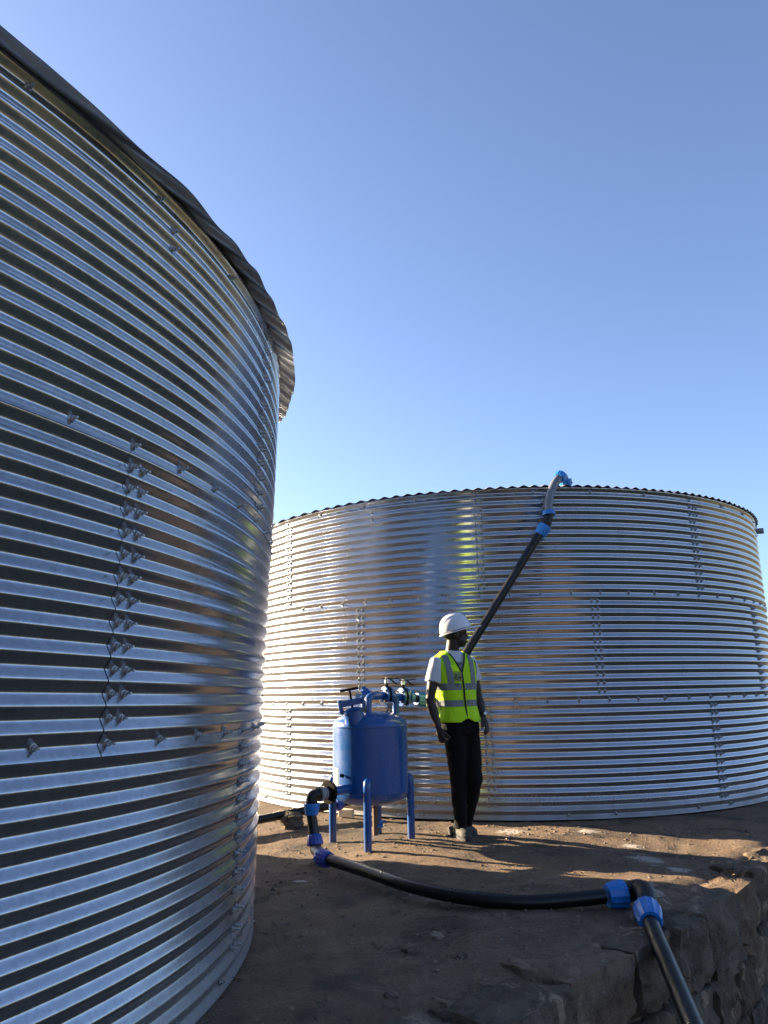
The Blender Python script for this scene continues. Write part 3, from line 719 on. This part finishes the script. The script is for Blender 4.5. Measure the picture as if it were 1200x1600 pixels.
# joints
rs, re_, rw = P(681, 1037, 6.31), P(671.5, 1094, 6.27), P(685, 1136, 6.24)
ls, le, lw = P(735, 1036, 6.50), P(747, 1090, 6.52), P(755, 1119, 6.44)
rh, rk_, ra = P(712, 1160, 6.38), P(716.5, 1228, 6.40), P(720, 1290, 6.42)
lh, lk, la = P(735, 1160, 6.47), P(742, 1218, 6.40), P(729, 1286, 6.58)
rt, lt = G(733, 1316), G(745, 1303)
HD = P(711, 989, PY+.0); FD = Vector((1, .10, -.02)).normalized(); FS = ZZ.cross(FD).normalized(); FU = FD.cross(FS)*1.0
hrot = Matrix((FD, FS, FU)).transposed()
def hand(mb, wrist, d, pn, side, curl):
    """wrist point, direction of the hand, palm normal, side vector towards the thumb"""
    d = d.normalized(); pn = (pn-d*pn.dot(d)).normalized(); th = (side-d*side.dot(d)-pn*side.dot(pn)).normalized()
    rm = Matrix((th, pn, d)).transposed()
    mb.tube([wrist-d*.03, wrist+d*.015, wrist+d*.06, wrist+d*.095], [(.024, .019), (.030, .019), (.041, .018), (.038, .015)], 14, True, None, th)
    for i, (o_, L) in enumerate(((.030, .078), (.010, .088), (-.011, .082), (-.031, .064))):
        b = wrist+d*.088+th*o_; c_ = curl*(1+.08*i); pts = [b]; a = .25*c_; q = b
        for f_ in (.45, .32, .23):
            dd = d*math.cos(a)+pn*math.sin(a); q = q+dd*(L*f_); pts.append(q); a += .75*c_
        mb.tube(pts, [.0105, .0098, .0088, .0075], 10); mb.ell(pts[-1], (.0078,)*3, None, 8, 6); mb.ell(b, (.0112,)*3, None, 8, 6)
    b = wrist+d*.03+th*.026; t1_ = (d*.85+th*.38+pn*.35).normalized(); t2_ = (d*.9+th*.05+pn*.55*max(.3, curl)).normalized()
    pts = [b, b+t1_*.042, b+t1_*.042+t2_*.032, b+t1_*.042+t2_*.056]; mb.tube(pts, [.0145, .0125, .0108, .0085], 10); mb.ell(pts[-1], (.0088,)*3, None, 8, 6)
body = MB()
loft(body, list(np.linspace(.82, 1.44, 14)), -.02)
nb = ctr(1.43)+Vector((0, .012, 0)); nk = HD - FU*.075 - FD*.018
body.tube([nb-ZZ*.05, nb+ZZ*.005, nk, HD-FU*.03-FD*.02], [.066, .058, .054, .052], 18)
body.ell(HD+FU*.022-FD*.008, (.098, .076, .103), hrot, 22, 14)            # cranium
body.ell(HD-FU*.055+FD*.034, (.058, .054, .062), hrot, 18, 12)            # face and jaw
body.ell(HD-FU*.098+FD*.062, (.024, .024, .020), hrot, 12, 8)             # chin
body.tube([HD-FU*.004+FD*.085, HD-FU*.034+FD*.102, HD-FU*.044+FD*.107], [.011, .014, .015], 10)   # nose
body.ell(HD+FU*.012+FD*.080, (.018, .05, .012), hrot, 14, 8)              # brow
body.ell(HD-FU*.066+FD*.088, (.016, .026, .010), hrot, 12, 8); body.ell(HD-FU*.081+FD*.085, (.015, .023, .010), hrot, 12, 8)   # lips
for sg in (-1, 1): body.ell(HD-FU*.022-FD*.006+FS*(.076*sg), (.022, .011, .034), hrot, 12, 8)
body.tube([rs, rs*.5+re_*.5, re_, re_*.62+rw*.38, rw], [.050, .046, .038, .040, .027], 16)
body.tube([ls, ls*.5+le*.5, le, le*.62+lw*.38, lw], [.050, .045, .037, .039, .026], 16)
hand(body, rw, P(690, 1156, 6.20)-rw, Vector((.75, .5, 0)), Vector((.5, -.8, 0)), 1.55)
hand(body, lw, P(764, 1143, 6.36)-lw, Vector((-.75, .35, -.1)), Vector((-.2, -1, .1)), .62)
body.tube([ctr(.86)-LX*.06, rh, rk_, ra, ra-ZZ*.03], [.08, .062, .042, .030, .03], 14); body.tube([ctr(.86)+LX*.06, lh, lk, la, la-ZZ*.03], [.08, .062, .042, .030, .03], 14)
BO = Vector(per.location)
bd = link('body', shift(remesh(body, .006, 5, .5), BO), 'skin', per)
hr = MB(); hr.ell(HD+FU*.020-FD*.018, (.098, .0805, .103), hrot, 24, 16); hrm = hr
# hair cap: keep only the back and sides below the helmet
keep = []
for f_ in hr.f:
    c_ = sum((Vector(hr.v[i]) for i in f_), Vector())/len(f_)-HD
    if c_.dot(FD) < -.022 and c_.dot(FU) > -.055 or (c_.dot(FD) < .05 and c_.dot(FU) > .0): keep.append(f_)
hr.f = keep; hr.build('hair', 'hair', per, True, 80)
for sg in (-1, 1):
    mb = MB(); mb.ell(HD-FU*.002+FD*.078+FS*(.030*sg), (.012, .013, .010), hrot, 12, 8); mb.build('eye', 'ink', per)
# white t-shirt
sh = MB(); loft(sh, list(np.linspace(.893, 1.462, 22)), .000)
for a_, b_, sg in ((rs, re_, -1), (ls, le, 1)):
    d = (b_-a_).normalized(); L = (b_-a_).length; inn = ctr(1.37)+LX*(.10*sg)
    sh.tube([inn, a_+ZZ*.012, a_+d*L*.25, a_+d*L*.52], [.045, .054, .061, .066], 20)
shm = remesh(sh, .008, 6, .5); o = link('t_shirt', shift(shm, BO), 'shirt', per)
# vest shell
zs = list(np.linspace(.893, 1.462, 96)); seg = 150; OFF = .016; V = []; keep = []
def wr(th, z): return .005*noise.noise(Vector((math.cos(th)*2.2, math.sin(th)*2.2, z*6)))+.003*noise.noise(Vector((math.cos(th)*5, math.sin(th)*5, z*15)))
ZV = 1.285
def in_v(lx, z): return z > ZV and abs(lx) < (z-ZV)/(1.46-ZV)*.082+.0005
def in_arm(lx, ly, z, s=1.0): return abs(lx) > .150 and (ly/(.068*s))**2+((z-1.315)/(.092*s))**2 < 1
def hem(th): return .893+.018*math.cos(th*2)*0 + (.03*max(0, 1-abs(((th+math.pi/2+math.pi) % (2*math.pi))-math.pi)/.30))
for z in zs:
    for k in range(seg):
        th = 2*math.pi*k/seg; fl_ = .012*sstep(1.05, .89, z)
        V.append(tors(th, z, OFF+wr(th, z)+fl_)[0])
mb = MB(); Fc = []
for i in range(len(zs)-1):
    for k in range(seg):
        th = 2*math.pi*(k+.5)/seg; z = (zs[i]+zs[i+1])/2; _, lx, ly = tors(th, z, OFF)
        if ly < 0 and in_v(lx, z): continue
        if in_arm(lx, ly, z): continue
        if z < hem(th): continue
        Fc.append((i*seg+k, i*seg+(k+1) % seg, (i+1)*seg+(k+1) % seg, (i+1)*seg+k))
mb.add(V, Fc); vest = mb.build('vest', 'vest', per, True, 80)
so_ = vest.modifiers.new('thick', 'SOLIDIFY'); so_.thickness = .004; so_.offset = -1
def band(name, z0, z1, mat, off, th0=0, th1=2*math.pi, n_=140):
    V = []
    for z in (z0, z0*.5+z1*.5, z1):
        for k in range(n_+1):
            th = th0+(th1-th0)*k/n_; fl_ = .012*sstep(1.05, .89, z); V.append(tors(th, z, OFF+wr(th, z)+fl_+off)[0])
    m_ = n_+1; Fc = [(j*m_+k, j*m_+k+1, (j+1)*m_+k+1, (j+1)*m_+k) for j in range(2) for k in range(n_)]
    b = MB(); b.add(V, Fc); return b.build(name, mat, vest, True, 80)
gap = .05
band('reflective_strip', 1.015, 1.066, 'refl', .0025, -math.pi/2+gap, 1.5*math.pi-gap)
band('reflective_strip', 1.145, 1.198, 'refl', .0025, -math.pi/2+gap, 1.5*math.pi-gap)
def patch(name, x0, x1, z0, z1, mat, off, front=True, nx=8, nz_=14, x0t=None, x1t=None, par=None):
    V = []
    for i in range(nz_+1):
        z = z0+(z1-z0)*i/nz_; t = i/nz_
        for k in range(nx+1):
            xa = x0+((x0t if x0t is not None else x0)-x0)*t; xb = x1+((x1t if x1t is not None else x1)-x1)*t
            lx = xa+(xb-xa)*k/nx; lx = max(-sv(z, 1)*.97, min(sv(z, 1)*.97, lx))
            q = torsx(lx, z, OFF+off, front); V.append(q)
    m_ = nx+1; b = MB(); b.add(V, [(j*m_+k, j*m_+k+1, (j+1)*m_+k+1, (j+1)*m_+k) for j in range(nz_) for k in range(nx)])
    return b.build(name, mat, par or vest, True, 80)
for sg in (-1, 1):
    for fr in (True, False):
        patch('shoulder_strip', sg*.105-.026, sg*.105+.026, 1.19, 1.425, 'refl', .0065, fr, 6, 24, sg*.118-.025, sg*.118+.025)
patch('pocket_flap', -.085, -.02, 1.295, 1.345, 'pocket', .007, True, 6, 6, -.095, -.05)
patch('badge', -.078, -.008, 1.215, 1.285, 'badge', .008, True, 8, 8)
def glyphs(par, x, z, s, txt, mat, off, seedrot=0.0, thick=.0):
    strokes = {'S': [(1, 1, 0, 1), (0, 1, 0, .5), (0, .5, 1, .5), (1, .5, 1, 0), (1, 0, 0, 0)], 'A': [(0, 0, .5, 1), (.5, 1, 1, 0), (.2, .4, .8, .4)], 'F': [(0, 0, 0, 1), (0, 1, 1, 1), (0, .5, .7, .5)], 'E': [(0, 0, 0, 1), (0, 1, 1, 1), (0, .5, .7, .5), (0, 0, 1, 0)], 'o': [(0, 0, 1, 0), (1, 0, 1, .8), (1, .8, 0, .8), (0, .8, 0, 0)], 'n': [(0, 0, 0, .8), (0, .8, 1, .7), (1, .7, 1, 0)], 'R': [(0, 0, 0, 1), (0, 1, 1, .9), (1, .9, 1, .55), (1, .55, 0, .5), (.3, .5, 1, 0)], 'I': [(.5, 0, .5, 1)], '(': [(1, 1, .2, .75), (.2, .75, .2, .3), (.2, .3, 1, 0), (.2, .5, 1, .55)]}
    for i, ch in enumerate(txt):
        b = MB()
        for (a0_, b0_, a1_, b1_) in strokes[ch]:
            pts = [torsx(x+(i*1.35+a0_+(a1_-a0_)*t)*s, z+(b0_+(b1_-b0_)*t)*s*1.3, OFF+off) for t in (0, .5, 1)]
            b.tube(pts, s*.16, 5)
        b.build('letter', mat, par)
bdg = [c for c in vest.children if c.name.startswith('badge')][0]
# the badge carries an emblem and a blurred line of capitals that cannot be read
mb = MB(); mb.tube([torsx(-.058+.012*math.cos(a), 1.248+.02*math.sin(a), OFF+.0095) for a in np.linspace(.6, 5.4, 10)], .003, 6); mb.tube([torsx(-.07, 1.235, OFF+.0095), torsx(-.052, 1.262, OFF+.0095)], .003, 6); mb.build('emblem', 'ink', bdg)
mb = MB()
for i in range(6): mb.tube([torsx(-.042+i*.0052, 1.236, OFF+.0095), torsx(-.042+i*.0052+.001, 1.250, OFF+.0095)], .0018, 5)
mb.tube([torsx(-.040, 1.262, OFF+.0095), torsx(-.016, 1.263, OFF+.0095)], .0013, 5); mb.build('badge_lettering', 'ink', bdg)
# zip, neckline and armhole piping, hook
mb = MB(); mb.tube([torsx(.0, z, OFF+.006+wr(-math.pi/2, z)) for z in np.linspace(.925, ZV, 16)], [(.004, .0075)]*16, 8, True, None, tuple(-LY)); mb.build('zip', 'trim', vest)
for sg in (-1, 1):
    mb = MB(); mb.tube([torsx(sg*((z-ZV)/(1.46-ZV)*.082+.001), z, OFF+.004) for z in np.linspace(ZV, 1.44, 18)], .0055, 8); mb.build('neck_piping', 'trim', vest)
    pts = []
    for k in range(41):
        a = 2*math.pi*k/40; ly = .068*math.cos(a); z = 1.315+.092*math.sin(a)
        b_ = sv(z, 2 if ly < 0 else 3)+OFF; e = sv(z, 4); lx = (sv(z, 1)+OFF)*max(0, 1-min(1, abs(ly)/b_)**e)**(1/e)
        lx = max(lx, .150); pts.append(ctr(z)+LX*(sg*(lx+.002))+LY*ly)
    mb = MB(); mb.tube(pts, .0055, 8, False); mb.build('armhole_piping', 'trim', vest)
mb = MB(); mb.tube([torsx(-.062+.013*math.sin(a), 1.197-.013*(1-math.cos(a))*.8, OFF+.012) for a in np.linspace(-1.57, 1.57, 3)] if False else [torsx(-.062-.012*math.cos(a), 1.20-.016*math.sin(a), OFF+.010) for a in np.linspace(0, math.pi, 8)], .0025, 6); mb.build('vest_loop', 'trim', vest)
pk = patch('shirt_print', -.034, .034, 1.325, 1.372, 'print', -.010, True, 6, 6, None, None, o)
glyphs(pk, -.012, 1.345, .0125, 'on', 'ink', -.009)
# trousers
pn = MB(); loft(pn, list(np.linspace(.80, .93, 7)), .004)
pn.tube([ctr(.86)-LX*.055-ZZ*.02, rh, rh*.5+rk_*.5, rk_, rk_*.5+ra*.5, ra, ra-ZZ*.02], [.095, .088, .074, .063, .058, .047, .050], 20)
pn.tube([ctr(.86)+LX*.055-ZZ*.02, lh, lh*.5+lk*.5, lk, lk*.5+la*.5, la, la-ZZ*.02], [.095, .086, .072, .062, .056, .047, .050], 20)
pm = remesh(pn, .008, 5, .5)
for v in pm.vertices:
    c = v.co; k_ = .006*noise.noise(Vector((c.x*14, c.y*14, c.z*24)))+.004*noise.noise(Vector((c.x*25, c.y*25, c.z*50)))*(1 if c.z < .55 else .4); v.co = c+v.normal*k_
link('trousers', shift(pm, BO), 'pants', per)
# shoes
def shoe(an, toe):
    d = Vector((toe.x-an.x, toe.y-an.y, 0)).normalized(); heel = Vector((toe.x, toe.y, 0))-d*.275; zz = plat_z(toe.x, toe.y)
    heel.z = zz; sd = ZZ.cross(d)
    up = MB(); up.tube([heel+d*.02+ZZ*.045, heel+d*.09+ZZ*.05, heel+d*.17+ZZ*.045, heel+d*.235+ZZ*.036, heel+d*.268+ZZ*.028], [(.042, .034), (.048, .038), (.044, .044), (.034, .045), (.018, .028)], 16, True, None, (0, 0, 1))
    top = Vector((an.x, an.y, max(an.z, zz+.11)))
    up.tube([heel+d*.065+ZZ*.04, heel*.5+d*.0325+top*.5+ZZ*.02, top], [.046, .045, .044], 14)
    s = link('shoe', shift(remesh(up, .007, 4, .5), BO), 'shoe', per)
    sm = MB(); V = []
    outl = [(-.005, .0), (.0, .024), (.04, .036), (.11, .036), (.18, .046), (.235, .042), (.27, .022), (.28, .0)]
    ring_ = [(a, b) for a, b in outl] + [(a, -b) for a, b in reversed(outl[1:-1])]
    for h in (0.002, .024):
        for a, b in ring_: V.append(heel+d*a+sd*b+ZZ*h)
    n_ = len(ring_); sm.add(V, [tuple(range(n_-1, -1, -1)), tuple(n_+i for i in range(n_))] + [(i, (i+1) % n_, n_+(i+1) % n_, n_+i) for i in range(n_)])
    q = sm.build('sole', 'sole', per); q.parent = s
    lc = MB()
    for i in range(4):
        c_ = heel+d*(.125+i*.026)+ZZ*(.093-i*.006); lc.tube([c_-sd*.022-ZZ*.006, c_+ZZ*.002, c_+sd*.022-ZZ*.006], .0035, 6)
    q = lc.build('lace', 'trim', per); q.parent = s
shoe(ra, rt); shoe(la, lt)
# hard hat
HT = FD*1.0+FU*.20; HF = (FD*math.cos(.28)+FU*math.sin(.28)).normalized(); HU = (FU*math.cos(.28)-FD*math.sin(.28)).normalized(); HS = HU.cross(HF)
hc = P(712.5, 985, PY)
V = []; nr, na_ = 24, 96
for i in range(nr+1):
    t = i/nr*math.pi/2
    for k in range(na_):
        a = 2*math.pi*k/na_; c, s = math.cos(a), math.sin(a)
        rx = .136 if c > 0 else .140
        q = HF*(rx*c*math.cos(t)**.85)+HS*(.112*s*math.cos(t)**.85)
        h = .132*math.sin(t)
        rid = .014*max(0, 1-abs(.112*s*math.cos(t)**.85)/.024)*(1 if t > .35 else 0)*(1-abs(c*math.cos(t))**6)
        rid += .010*math.exp(-((abs(.112*s*math.cos(t)**.85)-.052)/.009)**2)*(1 if t > .5 else t/.5)
        V.append(hc+q+HU*(h+rid))
Fc = [(i*na_+k, i*na_+(k+1) % na_, (i+1)*na_+(k+1) % na_, (i+1)*na_+k) for i in range(nr) for k in range(na_)]
hm = MB(); hm.add(V, Fc); hat = hm.build('hard_hat', 'helmet', per, True, 60)
sd_ = hat.modifiers.new('t', 'SOLIDIFY'); sd_.thickness = .005; sd_.offset = -1
# brim with peak
V = []
for j_ in range(4):
    for k in range(na_):
        a = 2*math.pi*k/na_; c, s = math.cos(a), math.sin(a); ext = (.012+.072*max(0, c)**2.6)*(j_/3)
        V.append(hc+HF*((.136 if c > 0 else .140)+ext)*c+HS*(.112+ext*.8)*s-HU*(.004+.10*ext+.006*(j_ == 3)))
bmh = MB(); bmh.add(V, [(i*na_+k, (i+1)*na_+k, (i+1)*na_+(k+1) % na_, i*na_+(k+1) % na_) for i in range(3) for k in range(na_)])
pkb = bmh.build('brim', 'helmet', per, True, 60); pkb.parent = hat; sd2 = pkb.modifiers.new('t', 'SOLIDIFY'); sd2.thickness = .009
# wrist watch on the far arm
wd_ = (lw-le).normalized(); mb = MB(); mb.lathe([(.030, 0), (.032, .004), (.032, .016), (.030, .02)], lw-wd_*.03, wd_, 20); mb.build('watch_strap', 'trim', per)
mb = MB(); fdn = Vector((.6, -.8, .1)); mb.lathe([(.017, 0), (.017, .01), (.014, .012)], lw-wd_*.02+fdn.normalized()*.026, fdn, 16); mb.build('watch_case', 'steel', per)
